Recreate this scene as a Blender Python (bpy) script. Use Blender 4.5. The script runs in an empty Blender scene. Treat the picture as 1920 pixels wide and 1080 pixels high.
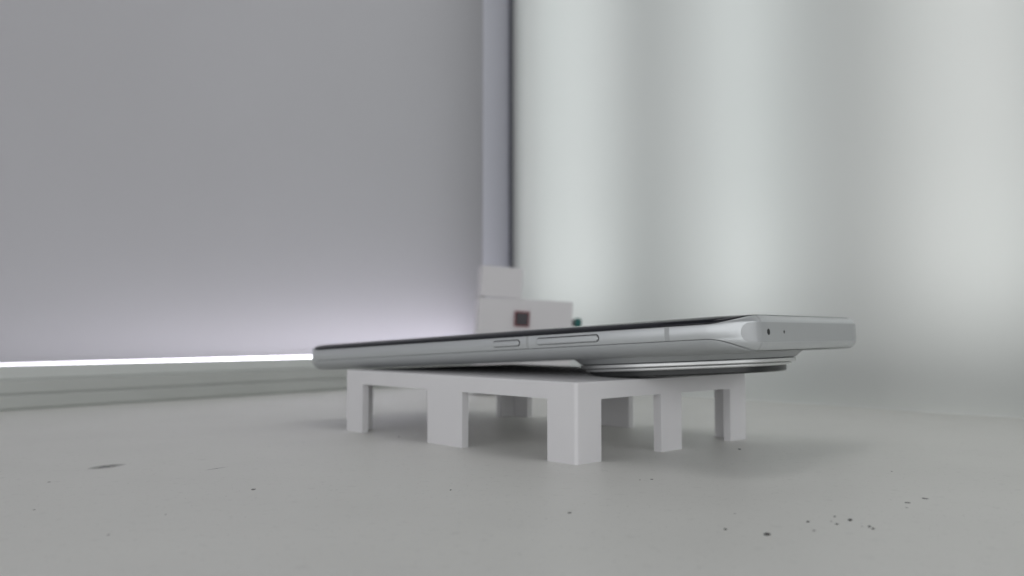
import bpy, bmesh, math, random
from mathutils import Vector, Matrix

random.seed(7)
C = bpy.context.scene.collection
SC = bpy.context.scene
MM = 0.001                                     # all the numbers below are millimetres
R = math.radians

# ------------------------------------------------------------------ camera, world, lamps, exposure
cam_d = bpy.data.cameras.new('camera')
cam_d.sensor_width = 36.0
cam_d.lens = 1598.0 / 1920.0 * 36.0
cam_d.clip_start = 0.01
cam_d.clip_end = 20.0
cam_d.dof.use_dof = True
cam_d.dof.focus_distance = 0.180
cam_d.dof.aperture_fstop = 18.0
cam = bpy.data.objects.new('camera', cam_d)
C.objects.link(cam)
cam.location = (0, 0, 30.451 * MM)
cam.rotation_euler = (R(90) + 0.0536, 0, 0)
SC.camera = cam

world = bpy.data.worlds.new('World')
SC.world = world
world.use_nodes = True
bg = world.node_tree.nodes['Background']
bg.inputs['Color'].default_value = (0.96, 0.97, 1.0, 1)
bg.inputs['Strength'].default_value = 0.13

SC.view_settings.view_transform = 'Standard'
SC.view_settings.look = 'None'
SC.view_settings.gamma = 1
SC.view_settings.exposure = 0.09
SC.cycles.use_denoising = True
SC.cycles.max_bounces = 10


def area(name, loc, aim, sx, sy, power, col):
    l = bpy.data.lights.new(name, 'AREA')
    l.shape = 'RECTANGLE'
    l.size = sx * MM
    l.size_y = sy * MM
    l.energy = power
    l.color = col
    o = bpy.data.objects.new(name, l)
    C.objects.link(o)
    o.location = Vector(loc) * MM
    d = (Vector(aim) - Vector(loc)).normalized()
    o.rotation_euler = d.to_track_quat('-Z', 'Y').to_euler()
    return o


area('corner_fill', (50, 300, 560), (-40, 530, 60), 300, 160, 0.30, (1.0, 0.985, 0.975))  # added fill lamp without a fixture, lifts the panel near the corner
for wa in range(-66, 55, 12):                           # added arc of fill panels, camera's side, for low light and banded reflections
    area('front_fill', (660 * math.sin(R(wa)), 260 - 660 * math.cos(R(wa)), 150), (0, 260, 20), 98, 330, 0.20, (0.97, 0.98, 1.0))


# ------------------------------------------------------------------ materials
def mat(name, col, rough=0.5, metal=0.0, spec=0.5, noise=None, bump=None, coat=0.0):
    m = bpy.data.materials.new(name)
    m.use_nodes = True
    nt = m.node_tree
    b = nt.nodes['Principled BSDF']
    b.inputs['Base Color'].default_value = (*col, 1)
    b.inputs['Roughness'].default_value = rough
    b.inputs['Metallic'].default_value = metal
    b.inputs['Specular IOR Level'].default_value = spec
    b.inputs['Coat Weight'].default_value = coat
    if noise or bump:
        tc = nt.nodes.new('ShaderNodeTexCoord')
    if noise:
        scale, col2, lo, hi = noise
        n = nt.nodes.new('ShaderNodeTexNoise')
        n.inputs['Scale'].default_value = scale
        n.inputs['Detail'].default_value = 6
        r = nt.nodes.new('ShaderNodeValToRGB')
        r.color_ramp.elements[0].position = lo
        r.color_ramp.elements[1].position = hi
        r.color_ramp.elements[0].color = (*col2, 1)
        r.color_ramp.elements[1].color = (*col, 1)
        nt.links.new(tc.outputs['Object'], n.inputs['Vector'])
        nt.links.new(n.outputs['Fac'], r.inputs['Fac'])
        nt.links.new(r.outputs['Color'], b.inputs['Base Color'])
    if bump:
        scale, stren, dist = bump
        n2 = nt.nodes.new('ShaderNodeTexNoise')
        n2.inputs['Scale'].default_value = scale
        n2.inputs['Detail'].default_value = 4
        bp = nt.nodes.new('ShaderNodeBump')
        bp.inputs['Strength'].default_value = stren
        bp.inputs['Distance'].default_value = dist
        nt.links.new(tc.outputs['Object'], n2.inputs['Vector'])
        nt.links.new(n2.outputs['Fac'], bp.inputs['Height'])
        nt.links.new(bp.outputs['Normal'], b.inputs['Normal'])
    return m


def table_material():
    m = mat('white_laminate', (0.60, 0.60, 0.575), 0.42, spec=0.4)
    nt = m.node_tree
    b = nt.nodes['Principled BSDF']
    tc = nt.nodes.new('ShaderNodeTexCoord')

    def noise(scale, detail, lo, hi, c0, c1):
        n = nt.nodes.new('ShaderNodeTexNoise')
        n.inputs['Scale'].default_value = scale
        n.inputs['Detail'].default_value = detail
        r = nt.nodes.new('ShaderNodeValToRGB')
        r.color_ramp.elements[0].position = lo
        r.color_ramp.elements[1].position = hi
        r.color_ramp.elements[0].color = (c0, c0, c0, 1)
        r.color_ramp.elements[1].color = (c1, c1, c1, 1)
        nt.links.new(tc.outputs['Object'], n.inputs['Vector'])
        nt.links.new(n.outputs['Fac'], r.inputs['Fac'])
        return r.outputs['Color']

    def mul(a, c):
        x = nt.nodes.new('ShaderNodeMix')
        x.data_type = 'RGBA'
        x.blend_type = 'MULTIPLY'
        x.inputs[0].default_value = 1
        nt.links.new(a, x.inputs[6])
        nt.links.new(c, x.inputs[7])
        return x.outputs[2]

    base = nt.nodes.new('ShaderNodeRGB')
    base.outputs[0].default_value = (0.80, 0.80, 0.765, 1)
    c = mul(base.outputs[0], noise(30, 5, 0.35, 0.7, 0.965, 1.0))       # cloudy wear
    c = mul(c, noise(420, 4, 0.28, 0.40, 0.93, 1.0))                    # faint blotches of grime
    c = mul(c, noise(1500, 2, 0.26, 0.33, 0.72, 1.0))                   # sparse tiny dust
    nt.links.new(c, b.inputs['Base Color'])
    n2 = nt.nodes.new('ShaderNodeTexNoise')
    n2.inputs['Scale'].default_value = 900
    n2.inputs['Detail'].default_value = 3
    bp = nt.nodes.new('ShaderNodeBump')
    bp.inputs['Strength'].default_value = 0.12
    bp.inputs['Distance'].default_value = 0.0003
    nt.links.new(tc.outputs['Object'], n2.inputs['Vector'])
    nt.links.new(n2.outputs['Fac'], bp.inputs['Height'])
    nt.links.new(bp.outputs['Normal'], b.inputs['Normal'])
    return m


def curtain_material():
    m = bpy.data.materials.new('translucent_white_sheet')
    m.use_nodes = True
    nt = m.node_tree
    nt.nodes.clear()
    out = nt.nodes.new('ShaderNodeOutputMaterial')
    mix = nt.nodes.new('ShaderNodeMixShader')
    mix.inputs[0].default_value = 0.88
    d = nt.nodes.new('ShaderNodeBsdfDiffuse')
    t = nt.nodes.new('ShaderNodeBsdfTranslucent')
    tc = nt.nodes.new('ShaderNodeTexCoord')
    mp = nt.nodes.new('ShaderNodeMapping')
    mp.inputs['Scale'].default_value = (1, 1, 0.25)
    n = nt.nodes.new('ShaderNodeTexNoise')
    n.inputs['Scale'].default_value = 22
    r = nt.nodes.new('ShaderNodeValToRGB')
    r.color_ramp.elements[0].color = (0.74, 0.76, 0.755, 1)
    r.color_ramp.elements[1].color = (0.80, 0.80, 0.80, 1)
    nt.links.new(tc.outputs['Object'], mp.inputs['Vector'])
    nt.links.new(mp.outputs['Vector'], n.inputs['Vector'])
    nt.links.new(n.outputs['Fac'], r.inputs['Fac'])
    nt.links.new(r.outputs['Color'], d.inputs['Color'])
    nt.links.new(r.outputs['Color'], t.inputs['Color'])
    nt.links.new(d.outputs['BSDF'], mix.inputs[1])
    nt.links.new(t.outputs['BSDF'], mix.inputs[2])
    nt.links.new(mix.outputs['Shader'], out.inputs['Surface'])
    return m


def emit_material(name, col, s):
    m = bpy.data.materials.new(name)
    m.use_nodes = True
    b = m.node_tree.nodes['Principled BSDF']
    b.inputs['Base Color'].default_value = (0.8, 0.8, 0.8, 1)
    b.inputs['Emission Color'].default_value = (*col, 1)
    b.inputs['Emission Strength'].default_value = s
    return m


def scuff_material(name, col, strength):
    """a faint mark that fades out towards its edge (wear with a shape of its own)"""
    m = mat(name, col, 0.6)
    nt = m.node_tree
    b = nt.nodes['Principled BSDF']
    tc = nt.nodes.new('ShaderNodeTexCoord')
    g = nt.nodes.new('ShaderNodeTexGradient')
    g.gradient_type = 'SPHERICAL'
    mp = nt.nodes.new('ShaderNodeMapping')
    mp.inputs['Location'].default_value = (-1, -1, 0)
    mp.inputs['Scale'].default_value = (2, 2, 0)
    n = nt.nodes.new('ShaderNodeTexNoise')
    n.inputs['Scale'].default_value = 9
    mu = nt.nodes.new('ShaderNodeMath')
    mu.operation = 'MULTIPLY'
    mu2 = nt.nodes.new('ShaderNodeMath')
    mu2.operation = 'MULTIPLY'
    mu2.inputs[1].default_value = strength
    nt.links.new(tc.outputs['Generated'], mp.inputs['Vector'])
    nt.links.new(mp.outputs['Vector'], g.inputs['Vector'])
    nt.links.new(tc.outputs['Generated'], n.inputs['Vector'])
    nt.links.new(g.outputs['Fac'], mu.inputs[0])
    nt.links.new(n.outputs['Fac'], mu.inputs[1])
    nt.links.new(mu.outputs[0], mu2.inputs[0])
    nt.links.new(mu2.outputs[0], b.inputs['Alpha'])
    return m


M = {}
M['table'] = table_material()
M['curtain'] = curtain_material()
M['wall'] = mat('grey_panel', (0.54, 0.535, 0.562), 0.6, spec=0.3, noise=(9, (0.525, 0.52, 0.545), 0.3, 0.7))
M['post'] = mat('pale_blue_white_post', (0.84, 0.845, 0.93), 0.6)
M['gap_shade'] = mat('shaded_gap_dark', (0.10, 0.105, 0.125), 0.6)  # dark tone standing in for the shade of the corner gap
M['rail'] = mat('grey_aluminium_paint', (0.50, 0.515, 0.495), 0.45, noise=(30, (0.47, 0.485, 0.465), 0.3, 0.7))
M['rail_lit'] = mat('lit_aluminium_paint', (0.58, 0.60, 0.58), 0.4)  # lighter than the rail: light on the upward slope put into the colour
M['led'] = emit_material('led_diffuser', (0.93, 0.88, 1.0), 6.2)
_nt = M['led'].node_tree                                 # the strip fades towards its far left end
_tc = _nt.nodes.new('ShaderNodeTexCoord')
_sx = _nt.nodes.new('ShaderNodeSeparateXYZ')
_mr = _nt.nodes.new('ShaderNodeMapRange')
for _k, _v in ((1, -0.21), (2, -0.03), (3, 1.5), (4, 10.0)):
    _mr.inputs[_k].default_value = _v
_nt.links.new(_tc.outputs['Object'], _sx.inputs[0])
_nt.links.new(_sx.outputs['X'], _mr.inputs[0])
_nt.links.new(_mr.outputs[0], _nt.nodes['Principled BSDF'].inputs['Emission Strength'])
M['box'] = mat('white_box_plastic', (0.66, 0.645, 0.655), 0.5)
M['red'] = mat('red_rim', (0.22, 0.035, 0.045), 0.5)
M['black_glass_small'] = mat('dark_button', (0.025, 0.02, 0.025), 0.35)
M['teal'] = mat('teal_plastic', (0.012, 0.12, 0.11), 0.45)
M['grey_stub'] = mat('grey_stub', (0.10, 0.11, 0.11), 0.5)
M['pla'] = mat('white_printed_plastic', (0.75, 0.742, 0.752), 0.45, spec=0.45, noise=(60, (0.725, 0.717, 0.727), 0.3, 0.7),
               bump=(2600, 0.06, 0.0001))
M['frame'] = mat('satin_silver_frame', (0.56, 0.58, 0.588), 0.30, metal=0.5)
M['inlay'] = mat('satin_inlay', (0.45, 0.465, 0.47), 0.42, metal=0.4)
M['antenna'] = mat('antenna_plastic', (0.41, 0.425, 0.43), 0.5)
M['antenna_end'] = mat('antenna_plastic_pale', (0.47, 0.485, 0.49), 0.45)
M['groove'] = mat('dark_groove', (0.012, 0.013, 0.015), 0.6)
M['back'] = mat('white_leatherette_back', (0.40, 0.415, 0.42), 0.5, spec=0.4, bump=(2200, 0.12, 0.0001))
M['display'] = mat('black_display_glass', (0.006, 0.007, 0.012), 0.07, spec=0.5)
M['core'] = mat('dark_seam_core', (0.02, 0.021, 0.023), 0.7)
M['ring'] = mat('silver_ring', (0.72, 0.73, 0.725), 0.4, metal=0.8)
M['lens_glass'] = mat('black_lens_glass', (0.014, 0.016, 0.016), 0.32, spec=0.5)
M['hole'] = mat('black_hole', (0.006, 0.006, 0.008), 0.5)
M['dirt'] = mat('dark_dirt', (0.015, 0.014, 0.013), 0.8)
M['dirt_grey'] = mat('grey_dirt', (0.22, 0.215, 0.205), 0.8)
M['scuff_dark'] = scuff_material('grey_scuff', (0.26, 0.265, 0.255), 1.5)



# ------------------------------------------------------------------ helpers
def obj(name, bm, m, parent=None, smooth=False, recalc=True):
    if recalc:
        bmesh.ops.recalc_face_normals(bm, faces=bm.faces)
    me = bpy.data.meshes.new(name)
    bm.to_mesh(me)
    bm.free()
    me.materials.append(m)
    if smooth:
        for p in me.polygons:
            p.use_smooth = True
    o = bpy.data.objects.new(name, me)
    C.objects.link(o)
    if parent is not None:
        o.parent = parent
    return o


def tag(o, label=None, cat=None, group=None, kind=None):
    if label:
        o['label'] = label
    if cat:
        o['category'] = cat
    if group:
        o['group'] = group
    if kind:
        o['kind'] = kind
    return o


def empty(name, loc, rz=0.0):
    o = bpy.data.objects.new(name, None)
    C.objects.link(o)
    o.location = Vector(loc) * MM
    o.rotation_euler = (0, 0, rz)
    o.empty_display_size = 0.02
    return o


def add_prism(bm, poly, z0, z1):
    """vertical prism over a plan polygon"""
    a = [bm.verts.new((x * MM, y * MM, z0 * MM)) for x, y in poly]
    b = [bm.verts.new((x * MM, y * MM, z1 * MM)) for x, y in poly]
    n = len(poly)
    bm.faces.new(a[::-1])
    bm.faces.new(b)
    for i in range(n):
        j = (i + 1) % n
        bm.faces.new((a[i], a[j], b[j], b[i]))


def add_box(bm, x0, x1, y0, y1, z0, z1):
    add_prism(bm, [(x0, y0), (x1, y0), (x1, y1), (x0, y1)], z0, z1)


def bevel(bm, w, seg=2, only=None):
    es = [e for e in bm.edges if (only is None or only(e)) and e.calc_face_angle(0) > 0.5]
    bmesh.ops.bevel(bm, geom=es, offset=w * MM, segments=seg, affect='EDGES', profile=0.5)


def rows_mesh(bm, rows, closed=True, cap_first=False, cap_last=False):
    vs = [[bm.verts.new((x * MM, y * MM, z * MM)) for x, y, z in r] for r in rows]
    n = len(rows[0])
    m = n if closed else n - 1
    for a, b in zip(vs[:-1], vs[1:]):
        for i in range(m):
            j = (i + 1) % n
            bm.faces.new((a[i], a[j], b[j], b[i]))
    if cap_first:
        bm.faces.new(vs[0][::-1])
    if cap_last:
        bm.faces.new(vs[-1])


def lathe(bm, prof, cx, cy, n=96, cap0=True, cap1=True):
    rows = []
    for r, z in prof:
        rows.append([(cx + r * math.cos(2 * math.pi * k / n), cy + r * math.sin(2 * math.pi * k / n), z)
                     for k in range(n)])
    rows_mesh(bm, rows, True, cap0, cap1)


def smoothstep(a, b, x):
    t = min(1, max(0, (x - a) / (b - a)))
    return t * t * (3 - 2 * t)


def lerp(a, b, t):
    return a + (b - a) * t


# ------------------------------------------------------------------ the setting
bm = bmesh.new()
add_box(bm, -700, 700, -420, 900, -22, 0)
table = tag(obj('tabletop', bm, M['table']), kind='structure')


def scuff(name, a, b, width, bend, m):
    """a thin worn mark lying on the table between two points"""
    bm = bmesh.new()
    a, b = Vector((*a, 0.05)), Vector((*b, 0.05))
    L = (b - a).length
    n = 10
    rows = []
    for i in range(n + 1):
        t = i / n
        w = width * math.sin(math.pi * min(1, max(0.0, 0.04 + 0.92 * t))) ** 0.8
        o = bend * math.sin(math.pi * t)
        rows.append([(t * L, o - w / 2, 0), (t * L, o + w / 2, 0)])
    rows_mesh(bm, rows, False)
    o = obj(name, bm, m, table)
    o.location = a * MM
    o.rotation_euler = (0, 0, math.atan2((b - a).y, (b - a).x))
    return o


scuff('scuff_mark', (-94.8, 192.5), (-90.2, 201.8), 6.0, 0.6, M['scuff_dark'])
scuff('scuff_mark', (-68.8, 191.3), (-64.6, 197.4), 0.6, 0.1, M['scuff_dark'])

# left side of the light box: base line on the table and the direction it runs
A0 = Vector((-200.15, 335.28))
U = Vector((0.64465, 0.76448))               # along the panel, away from the camera
Nw = Vector((0.76448, -0.64465))             # into the light box


def on_left(t, q):
    p = A0 + U * t + Nw * q
    return (p.x, p.y)


def extrude_left(prof, t0, t1):
    """profile of (q, z) swept along the left panel"""
    bm = bmesh.new()
    rows = []
    for t in (t0, t1):
        rows.append([(*on_left(t, q), z) for q, z in prof])
    rows_mesh(bm, rows, True, True, True)
    return bm


wall = tag(empty('wall_panel', (*on_left(-40, -11), 0)), 'plain grey wall panel behind the phone with a glow along its base', 'wall')
TL = -420


def keep(o, par):
    o.data.transform(Matrix.Translation(-par.location))
    o.parent = par
    return o


bm = extrude_left([(-35, 0), (-30, 0), (-30, 470), (-35, 470)], TL, 314)
keep(obj('panel', bm, M['wall']), wall)

post = tag(obj('corner_post', extrude_left([(-44, 0), (-29.9, 0), (-29.7, 0.2), (-29.7, 470), (-44, 470)], 314.5, 350), M['post']),
           'pale bluish upright post between the grey panel and the curtain', 'post')

bm = bmesh.new()
add_prism(bm, [(-2.0, 614), (0.6, 614), (3.0, 650), (-2.0, 650)], 0.2, 465)  # strip added as the gap's shade, also stops backlight leaking onto the panel
gap_strip = tag(obj('shaded_gap_strip', bm, M['gap_shade']), 'thin dark strip added for the shaded gap beside the curtain edge', 'strip')

ledge = tag(empty('ledge_rail', (*on_left(-40, -4), 0)), 'grey stepped metal rail along the base of the left wall panel', 'rail')
keep(obj('lower_rail', extrude_left([(-6, 0), (-0.9, 0), (-0.9, 0.7), (-0.1, 0.9), (0.1, 1.2), (0.1, 5.5), (-0.3, 6.0), (-6, 6.0)], TL, 325),
         M['rail']), ledge)
keep(obj('middle_rail', extrude_left([(-6.5, 6.03), (-1.0, 6.03), (-1.0, 6.5), (-0.5, 6.8), (-0.4, 7.1), (-0.5, 11.2), (-1.0, 11.8), (-6.5, 11.8)], TL, 325),
         M['rail']), ledge)
keep(obj('top_rail', extrude_left([(-28, 11.83), (-1.8, 11.83), (-1.8, 12.4), (-1.4, 12.8), (-1.8, 13.4), (-3.6, 17.3), (-4.1, 17.65), (-4.4, 17.4), (-4.4, 16), (-28, 16)], TL, 325),
         M['rail_lit']), ledge)
led = tag(obj('led_strip', extrude_left([(-9.4, 16.03), (-4.6, 16.03), (-4.6, 18.3), (-5.0, 18.65), (-9.0, 18.65), (-9.4, 18.3)], TL, 312),
              M['led']), 'glowing white led strip lying on top of the grey rail', 'led strip')


# right side: a backlit translucent sheet hung in a straight run with slack waves
CD, CN = Vector((0.680, -0.7332)), Vector((-0.7332, -0.680))      # along the sheet; into the light box
C0 = Vector((-2.2, 507.5))


def curt(t):
    """point t mm along the sheet in plan; its left margin bends back into the corner (t < 45)"""
    if t < 45:
        # quadratic from the corner to the straight run, leaving along the run
        P0, P2 = Vector((0.7, 616.0)), C0 + CD * 45
        P1 = C0 + CD * 12
        f = (t + 45) / 90.0
        base = P0 * (1 - f) ** 2 + P1 * 2 * f * (1 - f) + P2 * f * f
    else:
        base = C0 + CD * t
    w = 0.9 * math.sin(2 * math.pi * (t - 18) / 100.0) + 0.5 * math.sin(2 * math.pi * (t + 12) / 61.0)
    w *= smoothstep(20, 70, t)
    return base + CN * w


bm = bmesh.new()
rows = []
zs = [0.3 + 430 * (k / 60.0) ** 1.25 for k in range(61)]
for z in zs:
    r = []
    for k in range(0, 198):
        t = -45 + k * 2.6
        p = curt(t)
        # the foot flares outward
        foot = 0.8 * (1 - smoothstep(0, 28, z)) * smoothstep(0, 40, t)
        q = p + CN * foot
        r.append((q.x, q.y, z))
    rows.append(r)
rows_mesh(bm, rows, False)
curtain = tag(obj('curtain', bm, M['curtain'], smooth=True),
              'white translucent backlit curtain with soft vertical bands of light', 'curtain')

# the lamps behind the sheet: columns of small led modules, 100 mm apart
ci = 0
for col in range(0, 5):
    t = 56.5 + 101.0 * col
    for k in range(0, 9):
        z = 52 + 37.0 * k
        p = Vector((-2.2, 507.5)) + Vector((0.680, -0.7332)) * t + Vector((0.7332, 0.680)) * 49
        l = bpy.data.lights.new('led_and_fill_lamp', 'AREA')
        l.shape = 'DISK'
        l.size = 16 * MM
        l.energy = 0.0064 * (1.0, 1.0, 1.0, 1.0, 1.0)[col] * (1.6 if k == 0 else 1.0)
        l.color = (0.95, 1.0, 0.985) if col < 2 else (0.975, 1.0, 0.975)
        o = bpy.data.objects.new('led_and_fill_lamp', l)
        C.objects.link(o)
        o.location = Vector((p.x, p.y, z)) * MM
        o.rotation_euler = Vector((-0.7332, -0.680, 0)).to_track_quat('-Z', 'Y').to_euler()

bm = bmesh.new()
pa, pb = (Vector((-2.2, 507.5)) + Vector((0.680, -0.7332)) * t + Vector((0.7332, 0.680)) * 66 for t in (20, 480))
dq = Vector((0.7332, 0.680)) * 8
add_prism(bm, [(pa.x, pa.y), (pb.x, pb.y), (pb.x + dq.x, pb.y + dq.y), (pa.x + dq.x, pa.y + dq.y)], 0.2, 470)
tag(obj('wall', bm, mat('added_board_dark', (0.22, 0.22, 0.22), 0.7)), kind='structure')      # unseen backing board added to block light from behind the sheet
bm = bmesh.new()
pa, pb = (Vector((-2.2, 507.5)) + Vector((0.680, -0.7332)) * t + Vector((0.7332, 0.680)) * 12 for t in (40, 480))
dq = Vector((0.7332, 0.680)) * 4
add_prism(bm, [(pa.x, pa.y), (pb.x, pb.y), (pb.x + dq.x, pb.y + dq.y), (pa.x + dq.x, pa.y + dq.y)], 0.2, 10)
tag(obj('wall', bm, M['rail']), kind='structure')                                   # unseen opaque kerb added to darken the foot of the sheet

for k in range(0, 9):                                     # added column, off the regular spacing, to brighten the margin bent into the corner
    l = bpy.data.lights.new('led_and_fill_lamp', 'AREA')
    l.shape = 'DISK'
    l.size = 16 * MM
    l.energy = 0.0036
    l.color = (0.95, 1.0, 0.985)
    o = bpy.data.objects.new('led_and_fill_lamp', l)
    C.objects.link(o)
    o.location = Vector((54, 552, 52 + 37.0 * k)) * MM
    o.rotation_euler = Vector((-0.92, -0.39, 0)).to_track_quat('-Z', 'Y').to_euler()

# ------------------------------------------------------------------ small boxes in the far corner
bx = tag(empty('white_box', (4.7, 425, 0)), 'white box in the far corner with a dark red-rimmed square button', 'box')
bx.rotation_euler = (0, R(3.0), R(6))
bx.location.z = 1.3 * MM
bm = bmesh.new()
add_box(bm, -23.6, 23.6, 0, 26, 0, 46.2)
bevel(bm, 1.0, 2)
obj('body', bm, M['box'], bx)
bm = bmesh.new()
add_box(bm, -5.5, 1.9, -1.2, 1, 32.6, 40.2)
bevel(bm, 1.0, 2)
rim = obj('button_rim', bm, M['red'], bx)
bm = bmesh.new()
add_box(bm, -4.8, 1.2, -1.9, 0.2, 33.3, 39.5)
bevel(bm, 0.7, 2)
obj('button', bm, M['black_glass_small'], rim)
bm = bmesh.new()
lathe(bm, [(1.7, 0), (1.7, 2.4)], 0, 0, 20)
stub = obj('stub', bm, M['grey_stub'], bx)
stub.rotation_euler = (0, R(90), 0)
stub.location = Vector((23.5, 5, 36.0)) * MM
bm = bmesh.new()
lathe(bm, [(1.9, 2.4), (2.5, 2.9), (2.5, 5.0), (1.9, 5.6)], 0, 0, 20)
kn = obj('teal_knob', bm, M['teal'], stub, smooth=False)

sm = tag(empty('small_white_box', (-6.0, 427, 47.2)), 'small blank white box standing on top of the larger white box', 'box')
sm.rotation_euler = (0, R(4.2), R(10))
sm.location = Vector((-5.7, 427, 48.0)) * MM
bm = bmesh.new()
add_box(bm, -10.3, 10.3, 0, 15, 0.6, 16)
bevel(bm, 0.8, 2)
obj('body', bm, M['box'], sm)
bm = bmesh.new()
add_box(bm, -7.5, 10.0, 1.2, 14, -0.8, 0.57)
obj('foot', bm, M['post'], sm)

# ------------------------------------------------------------------ the printed stand
SY = 0.81497
NC = (14.96, 199.46)
LA, LB, HS, TH, FZ = 98.5, 73.4, 19.1, 2.2, 14.85
st = tag(empty('phone_stand', (*NC, 0)), 'white 3d printed stand with eight short legs carrying the phone', 'stand')
# local axes: x along the left face (away to the left), y along the right face
st.rotation_euler = (0, 0, 0)
eL = Vector((-math.cos(SY), math.sin(SY)))
eR = Vector((math.sin(SY), math.cos(SY)))


def sp(a, b):
    p = eL * a + eR * b
    return (p.x, p.y)


def arc(cx, cy, r, a0, a1, n=5):
    return [(cx + r * math.cos(R(a0 + (a1 - a0) * k / n)), cy + r * math.sin(R(a0 + (a1 - a0) * k / n))) for k in range(n + 1)]


RC = 0.9
slab = arc(RC, RC, RC, 180, 270) + arc(LA - RC, RC, RC, 270, 360) + arc(LA - RC, LB - RC, RC, 0, 90) + arc(RC, LB - RC, RC, 90, 180)
bm = bmesh.new()
# the top plate with its skirt: outer wall, flat top, small rounded rim
def inset(poly, d):
    out = []
    for x, y in poly:
        cx = min(max(x, RC), LA - RC)
        cy = min(max(y, RC), LB - RC)
        k = (RC - d) / RC
        out.append((cx + (x - cx) * k, cy + (y - cy) * k))
    return out
rows = [[(*sp(a, b), FZ) for a, b in slab]]
for d, z in ((0, FZ + 0.02), (0, HS - 0.3), (0.09, HS - 0.09), (0.3, HS)):
    rows.append([(*sp(a, b), z) for a, b in inset(slab, d)])
rows_mesh(bm, rows, True, True, True)
obj('top_plate', bm, M['pla'], st)


def leg(poly):
    bm = bmesh.new()
    add_prism(bm, [sp(a, b) for a, b in poly], 0.0, FZ)
    return obj('leg', bm, M['pla'], st)


cw, cv = 9.45, 8.8
def corner(fa, fb):
    p = arc(RC, RC, RC, 180, 270) + [(cw, 0), (cw, TH), (TH, TH), (TH, cv), (0, cv)]
    q = [((LA - a) if fa else a, (LB - b) if fb else b) for a, b in p]
    return q
for fa in (0, 1):
    for fb in (0, 1):
        leg(corner(fa, fb))
leg([(41.3, 0), (56.4, 0), (56.4, TH), (41.3, TH)])
leg([(42.0, LB - TH), (56.4, LB - TH), (56.4, LB), (42.0, LB)])
leg([(0, 32.4), (TH + 0.2, 32.4), (TH + 0.2, 41.3), (0, 41.3)])
leg([(LA - TH, 32.4), (LA, 32.4), (LA, 41.3), (LA - TH, 41.3)])

# ------------------------------------------------------------------ the phone
PL, PW, PT, PR = 163.2, 74.6, 8.5, 10.4
ZU, ZL = 6.75, 3.25
ph = tag(empty('phone', (0, 0, 0)), 'silver white phone lying screen up, tilted on the white stand by its camera', 'phone')
rot = Matrix(((-0.75530999, -0.65410275, -0.04069898), (0.65323483, -0.75640487, 0.03370369), (-0.05283059, -0.00112925, 0.99860285)))
ph.matrix_world = Matrix.Translation(Vector((51.234, 183.839, 26.335 + 0.1)) * MM) @ rot.to_4x4()


def perim(i):
    """outline of the phone at inset i -> list of (s, t, w, u); s from the top end, t from the near side"""
    c = max(PR, i + 0.4)
    r = max(PR - i, 0.4)
    out = []
    NS, NE, NC_ = 210, 70, 26
    u = 0.0
    for k in range(NS):                                    # near side, bottom end -> top end
        f = k / NS
        out.append((lerp(PL - c, c, f), i, 0.0))
    def corner_pts(cs, ct, a0, up):
        for k in range(NC_):
            f = k / NC_
            a = R(a0 - 90 * f)
            w = smoothstep(0.0, 0.82, f if up else 1 - f)
            out.append((cs + r * math.cos(a), ct + r * math.sin(a), w))
    corner_pts(c, c, 270, True)
    for k in range(NE):                                    # top end, near -> far
        f = k / NE
        out.append((i, lerp(c, PW - c, f), 1.0))
    corner_pts(c, PW - c, 180, False)
    for k in range(NS):
        f = k / NS
        out.append((lerp(c, PL - c, f), PW - i, 0.0))
    corner_pts(PL - c, PW - c, 90, True)
    for k in range(NE):
        f = k / NE
        out.append((PL - i, lerp(PW - c, c, f), 1.0))
    corner_pts(PL - c, c, 0, False)
    return out


BASE = perim(0)
NP = len(BASE)
_cache = {}


def point(idx, i, z):
    """perimeter vertex idx moved inward by i"""
    key = round(i, 4)
    if key not in _cache:
        _cache[key] = perim(i)
    s, t, w = _cache[key][idx]
    return (s, -t, z)


def side_inset(z):
    if z < ZL:
        return 0.22 + 6.6 * (1 - math.sqrt(max(0, 1 - ((ZL - z) / ZL) ** 2)))
    if z > ZU:
        return 0.28 + 4.2 * (1 - math.sqrt(max(0, 1 - ((z - ZU) / (PT - ZU)) ** 2)))
    return 0.25 * ((z - 5.0) / 1.75) ** 2


def end_inset(z):
    if z > 6.75:
        return 1.5 * ((z - 6.75) / 1.7) ** 1.7
    if z < 2.25:
        return 1.5 * ((2.25 - z) / 2.1) ** 1.7
    return 0.0


def frame_inset(z, w):
    return lerp(side_inset(z), end_inset(z), w)


def zl(w):
    return lerp(ZL, 0.22, w)


def zu(w):
    return lerp(ZU, 8.36, w)


GAP = 0.10
# frame: the metal band all round, narrow on the long sides and full height on the ends
rows = []
NF = 22
for k in range(-1, NF + 2):
    r = []
    for idx, (s, t, w) in enumerate(BASE):
        a, b = zl(w) + GAP, zu(w) - GAP
        z = lerp(a, b, min(1, max(0, k / NF)))
        i = frame_inset(z, w)
        if k < 0 or k > NF:
            i += 0.9
        r.append(point(idx, i, z))
    rows.append(r)
bm = bmesh.new()
rows_mesh(bm, rows, True)
obj('frame', bm, M['frame'], ph, smooth=True)

# display: black glass curving over the long edges
rows = []
NA = 14
for k in range(-1, NA + 1):
    r = []
    th = R(90) * max(0, k) / NA
    for idx, (s, t, w) in enumerate(BASE):
        zs_, is_ = ZU + 0.02 + (PT - ZU - 0.02) * math.sin(th), 0.28 + 4.2 * (1 - math.cos(th))
        ze_, ie_ = 8.38 + 0.12 * math.sin(th), 1.5 + 3.2 * (1 - math.cos(th))
        z, i = lerp(zs_, ze_, w), lerp(is_, ie_, w)
        if k < 0:
            i += 0.9
        r.append(point(idx, i, z))
    rows.append(r)
bm = bmesh.new()
rows_mesh(bm, rows, True, False, True)
obj('display', bm, M['display'], ph, smooth=True)


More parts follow.
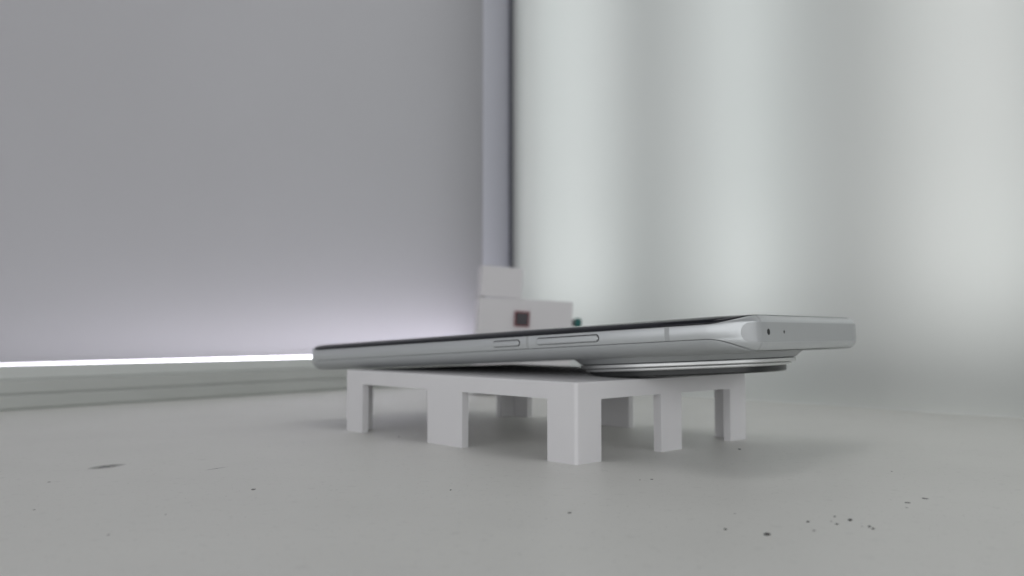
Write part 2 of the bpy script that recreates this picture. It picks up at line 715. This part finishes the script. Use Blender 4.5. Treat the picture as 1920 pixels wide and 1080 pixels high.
# back: pale panel whose long edges curve up to the frame
def plinth(s):
    return 0.0


PD = 1.42
rows = []
NB = 16
for k in range(-1, NB + 1):
    r = []
    th = R(90) * max(0, k) / NB
    for idx, (s, t, w) in enumerate(BASE):
        p = plinth(s) * (1 - w)
        zs_ = lerp(ZL - (ZL) * math.sin(th), ZL - (ZL + PD) * math.sin(th), p)
        is_ = 0.22 + lerp(6.6, 3.6, p) * (1 - math.cos(th))
        ze_, ie_ = 0.2 * (1 - math.sin(th)), 1.5 + 5.0 * (1 - math.cos(th))
        z, i = lerp(zs_, ze_, w), lerp(is_, ie_, w)
        if k < 0:
            i += 0.9
        r.append(point(idx, i, z))
    rows.append(r)
last = rows[-1]
ins_last = [lerp(0.22 + lerp(6.6, 3.6, plinth(s) * (1 - w)), 6.5, w) for s, t, w in BASE]
for k in range(1, 24):
    f = k / 23.0
    r = []
    for idx in range(NP):
        i = lerp(ins_last[idx], 36.5, f)
        x, y, z = point(idx, i, 0)
        dz = plinth(x) * smoothstep(0.0, 3.0, min(-y, PW + y) - 0.2)
        r.append((x, y, -PD * dz))
    rows.append(r)
bm = bmesh.new()
rows_mesh(bm, rows, True, False, True)
obj('back_panel', bm, M['back'], ph, smooth=True)

# dark core that fills the seams
rows = []
for z, e in ((0.9, 2.6), (2.4, 1.0), (5.0, 0.75), (7.2, 0.95), (8.0, 2.4)):
    rows.append([point(idx, e + (0.4 if w > 0.5 else 0), z) for idx, (s, t, w) in enumerate(BASE)])
bm = bmesh.new()
rows_mesh(bm, rows, True, True, True)
obj('inner_core', bm, M['core'], ph)

# cumulative length along the outline, to place things on the frame
UL = [0.0]
for a, b in zip(BASE[:-1], BASE[1:]):
    UL.append(UL[-1] + math.hypot(b[0] - a[0], b[1] - a[1]))


def on_frame(u, z, proud):
    """a point on the frame surface u mm along the outline, lifted by proud"""
    u = min(max(u, 0), UL[-1] - 1e-6)
    lo, hi = 0, NP - 1
    while hi - lo > 1:
        m = (lo + hi) // 2
        if UL[m] <= u:
            lo = m
        else:
            hi = m
    f = (u - UL[lo]) / (UL[hi] - UL[lo])
    P = []
    for idx in (lo, hi):
        w = BASE[idx][2]
        P.append(Vector(point(idx, frame_inset(z, w) - proud, z)))
    q = P[0].lerp(P[1], f)
    return (q.x, q.y, q.z)


def u_near(s):
    return (PL - PR) - s


def w_at(u):
    k = min(range(NP), key=lambda j: abs(UL[j] - u))
    return BASE[k][2]


def band(name, u0, u1, zr0, zr1, proud, m, nz=16, nu=3):
    """a strip across the frame between fractions zr0..zr1 of its height"""
    rows = []
    for a in range(nz + 1):
        r = []
        for b in range(nu + 1):
            u = lerp(u0, u1, b / nu)
            w = w_at(u)
            z = lerp(zl(w) + GAP, zu(w) - GAP, lerp(zr0, zr1, a / nz))
            r.append(on_frame(u, z, proud))
        rows.append(r)
    bm = bmesh.new()
    rows_mesh(bm, rows, False)
    return obj(name, bm, m, ph, smooth=True)


band('antenna_line', u_near(20.86), u_near(19.61), 0, 1, 0.012, M['antenna'])
band('antenna_line', u_near(62.75), u_near(61.85), 0, 1, 0.012, M['antenna'])

corner_u = u_near(PR)                         # where the near top corner starts
end_u = corner_u + PR * math.pi / 2           # where the flat top end starts
band('antenna_line', end_u - 3.6, end_u - 2.9, 0.80, 1.0, 0.012, M['antenna_end'], 10)
band('antenna_line', end_u - 3.6, end_u - 2.9, 0.0, 0.24, 0.012, M['antenna_end'], 10)


def pill_on_frame(name, u0, u1, z0, z1, proud, m, depth=0.0, parent=None, nz=14, nu=90):
    """stadium shape wrapped on the frame; with depth it is a solid rounded button"""
    h = (z1 - z0) / 2
    zc = (z0 + z1) / 2

    def ends(hh, z):
        c = math.sqrt(max(0.0, hh * hh - (z - zc) ** 2))
        return u0 + h - c, u1 - h + c
    bm = bmesh.new()
    e = 0.0 if depth == 0 else 0.3 * h
    hh = h - e
    rows = []
    for a in range(nz + 1):
        z = zc + hh * math.cos(math.pi * (1 - a / nz)) * 0.9999
        ua, ub = ends(hh, z)
        rows.append([on_frame(lerp(ua, ub, 0.5 - 0.5 * math.cos(math.pi * b / nu)) if depth else lerp(ua, ub, b / nu), z, proud + depth)
                     for b in range(nu + 1)])
    rows_mesh(bm, rows, False)
    if depth:
        def loop(hh, pr):
            pts = []
            for k in range(13):
                t = R(90 + 180 * k / 12)
                pts.append((u0 + h + hh * math.cos(t), zc + hh * math.sin(t)))
            for k in range(1, 30):
                pts.append((lerp(u0 + h, u1 - h, k / 30), zc - hh))
            for k in range(13):
                t = R(-90 + 180 * k / 12)
                pts.append((u1 - h + hh * math.cos(t), zc + hh * math.sin(t)))
            for k in range(1, 30):
                pts.append((lerp(u1 - h, u0 + h, k / 30), zc + hh))
            return [on_frame(u, z, pr) for u, z in pts]
        rows_mesh(bm, [loop(h, proud), loop(h, proud + depth * 0.55), loop(h * 0.93, proud + depth * 0.85), loop(h * 0.7, proud + depth)], True)
    return obj(name, bm, m, parent or ph, smooth=True)


# the recessed looking pill on the top end with its two small holes
far_u = end_u + (PW - 2 * PR)
pill_on_frame('inlay_rim', end_u - 8.4, far_u + 10.6, 2.20, 6.62, 0.010, M['antenna'], nu=160)
inl = pill_on_frame('top_inlay', end_u - 8.32, far_u + 10.52, 2.27, 6.55, 0.022, M['inlay'], nu=160)
pill_on_frame('microphone_hole', end_u - 0.4 - 0.72, end_u - 0.4 + 0.72, 4.45 - 0.72, 4.45 + 0.72, 0.034, M['hole'], parent=inl, nz=10, nu=12)
pill_on_frame('microphone_hole', end_u + 8.0 - 0.4, end_u + 8.0 + 0.4, 4.45 - 0.4, 4.45 + 0.4, 0.034, M['hole'], parent=inl, nz=10, nu=12)

# side keys
for nm, s0, s1, z0, z1 in (('power_button', 65.0, 74.4, 4.25, 5.72), ('volume_button', 39.5, 59.0, 4.20, 5.80)):
    g = pill_on_frame(nm, u_near(s1), u_near(s0), z0, z1, -0.05, M['frame'], depth=0.5)
    pill_on_frame('button_gap', u_near(s1) - 0.14, u_near(s0) + 0.26, z0 - 0.11, z1 + 0.24, 0.014, M['groove'], parent=g)

# camera stack on the back
CS, CT = 36.7, 37.3
bm = bmesh.new()
lathe(bm, [(31.2, 0.15), (30.7, 0.0), (30.2, -0.35), (29.0, -1.3), (28.75, -1.48), (28.3, -1.5)], CS, -CT, 160)
cm = obj('camera_plinth', bm, M['back'], ph, smooth=True)
bm = bmesh.new()
lathe(bm, [(28.2, -1.68), (28.75, -1.69), (28.95, -1.76), (28.95, -2.38), (28.7, -2.6), (28.0, -2.62)], CS, -CT, 160)
obj('camera_ring', bm, M['ring'], cm)
bm = bmesh.new()
lathe(bm, [(27.0, -2.76), (27.6, -2.77), (27.78, -2.84), (27.75, -3.2), (27.5, -3.46), (26.9, -3.5)], CS, -CT, 160)
obj('inner_ring', bm, M['ring'], cm)
bm = bmesh.new()
lathe(bm, [(28.3, -1.4), (28.3, -1.9)], CS, -CT, 96)
obj('ring_gap', bm, M['groove'], cm)
bm = bmesh.new()
lathe(bm, [(27.2, -2.5), (27.2, -2.9)], CS, -CT, 96)
obj('ring_gap', bm, M['groove'], cm)
bm = bmesh.new()
lathe(bm, [(26.4, -3.3), (26.4, -4.7), (26.15, -5.0), (25.7, -5.12)], CS, -CT, 160)
obj('camera_glass', bm, M['lens_glass'], cm)

# ------------------------------------------------------------------ crumbs of dirt on the table
SPECKS = [
    (38.64, 131.0, 0.89, 'd', 'largest black crumb of dirt on the table, alone at the right foreground'),
    (33.21, 134.5, 0.50, 'd', 'black crumb just left of the largest crumb in the right foreground'),
    (37.79, 146.3, 0.32, 'g', 'small grey speck above the gap between the two foreground crumbs'),
    (47.91, 139.8, 0.52, 'd', 'flat dark speck at the left end of the loose speck cluster'),
    (46.74, 133.8, 0.50, 'g', 'greyish speck nearest the camera in the loose speck cluster'),
    (53.75, 143.8, 0.36, 'd', 'tiny black speck farthest back in the loose speck cluster'),
    (51.85, 140.2, 0.33, 'g', 'tiny grey speck in the middle of the loose speck cluster'),
    (51.98, 138.2, 0.43, 'd', 'small black speck below the middle of the loose speck cluster'),
    (55.20, 141.0, 0.70, 'd', 'broadest dark speck at the right of the loose speck cluster'),
    (55.37, 136.7, 0.30, 'g', 'faint round grey speck left of the pair of flat flakes'),
    (56.40, 136.3, 0.51, 'd', 'upper flake of the pair of flat dark flakes on the right'),
    (56.37, 134.9, 0.50, 'd', 'lower flake of the pair of flat dark flakes on the right'),
    (71.32, 155.5, 0.90, 'g', 'long thin grey flake on the table at the right'),
    (69.17, 151.2, 0.42, 'g', 'small grey speck just below the long thin flake'),
    (76.32, 159.4, 0.92, 'g', 'rightmost faint grey flake on the table'),
    (59.93, 226.3, 0.70, 'd', 'dark speck beside the foot of the far right stand leg'),
    (-11.96, 168.0, 0.40, 'd', 'lone black speck in front of the middle left leg'),
    (-50.60, 168.6, 1.00, 'g', 'broad grey speck on the open table at the left'),
    (-33.45, 254.1, 0.75, 'g', 'grey speck beside the foot of the far left stand leg'),
    (9.79, 146.8, 0.82, 'g', 'faint flake in front of the nearest stand leg'),
    (-95.12, 177.0, 0.55, 'g', 'upright grey speck under the dark scuff at far left'),
    (-82.73, 149.4, 0.46, 'g', 'grey speck near the left edge of the picture'),
    (-61.19, 131.0, 0.45, 'g', 'grey speck in the left foreground, nearest the camera'),
    (-58.43, 145.5, 0.32, 'g', 'tiny grey speck in the left foreground, right of its neighbour'),
    (84.07, 190.6, 0.45, 'g', 'small grey speck far right behind the long thin flakes'),
    (26.68, 179.6, 0.40, 'g', 'left one of two faint specks right of the nearest leg'),
    (29.24, 180.2, 0.72, 'g', 'right one of two faint specks right of the nearest leg'),
]
for x, y, w, k, lab in SPECKS:
    bm = bmesh.new()
    bmesh.ops.create_icosphere(bm, subdivisions=2, radius=1.0)
    ph_ = random.uniform(0, 6)
    for v in bm.verts:
        a = math.atan2(v.co.y, v.co.x)
        f = 1 + 0.22 * math.sin(2 * a + ph_) + 0.15 * math.sin(5 * a + 2 * ph_) + random.uniform(-0.08, 0.08)
        hgt = 0.22 if k == 'd' else 0.08
        v.co = Vector((v.co.x * f * w / 2, v.co.y * f * w * (0.5 if k == 'd' else 0.6), v.co.z * hgt * w + hgt * w * 0.6)) * MM
    o = obj('dirt_speck', bm, M['dirt' if k == 'd' else 'dirt_grey'], smooth=False)
    o.location = Vector((x, y, 0)) * MM
    o.rotation_euler = (0, 0, random.uniform(-0.5, 0.5))
    tag(o, lab, 'dirt speck', 'specks of dirt on the table')
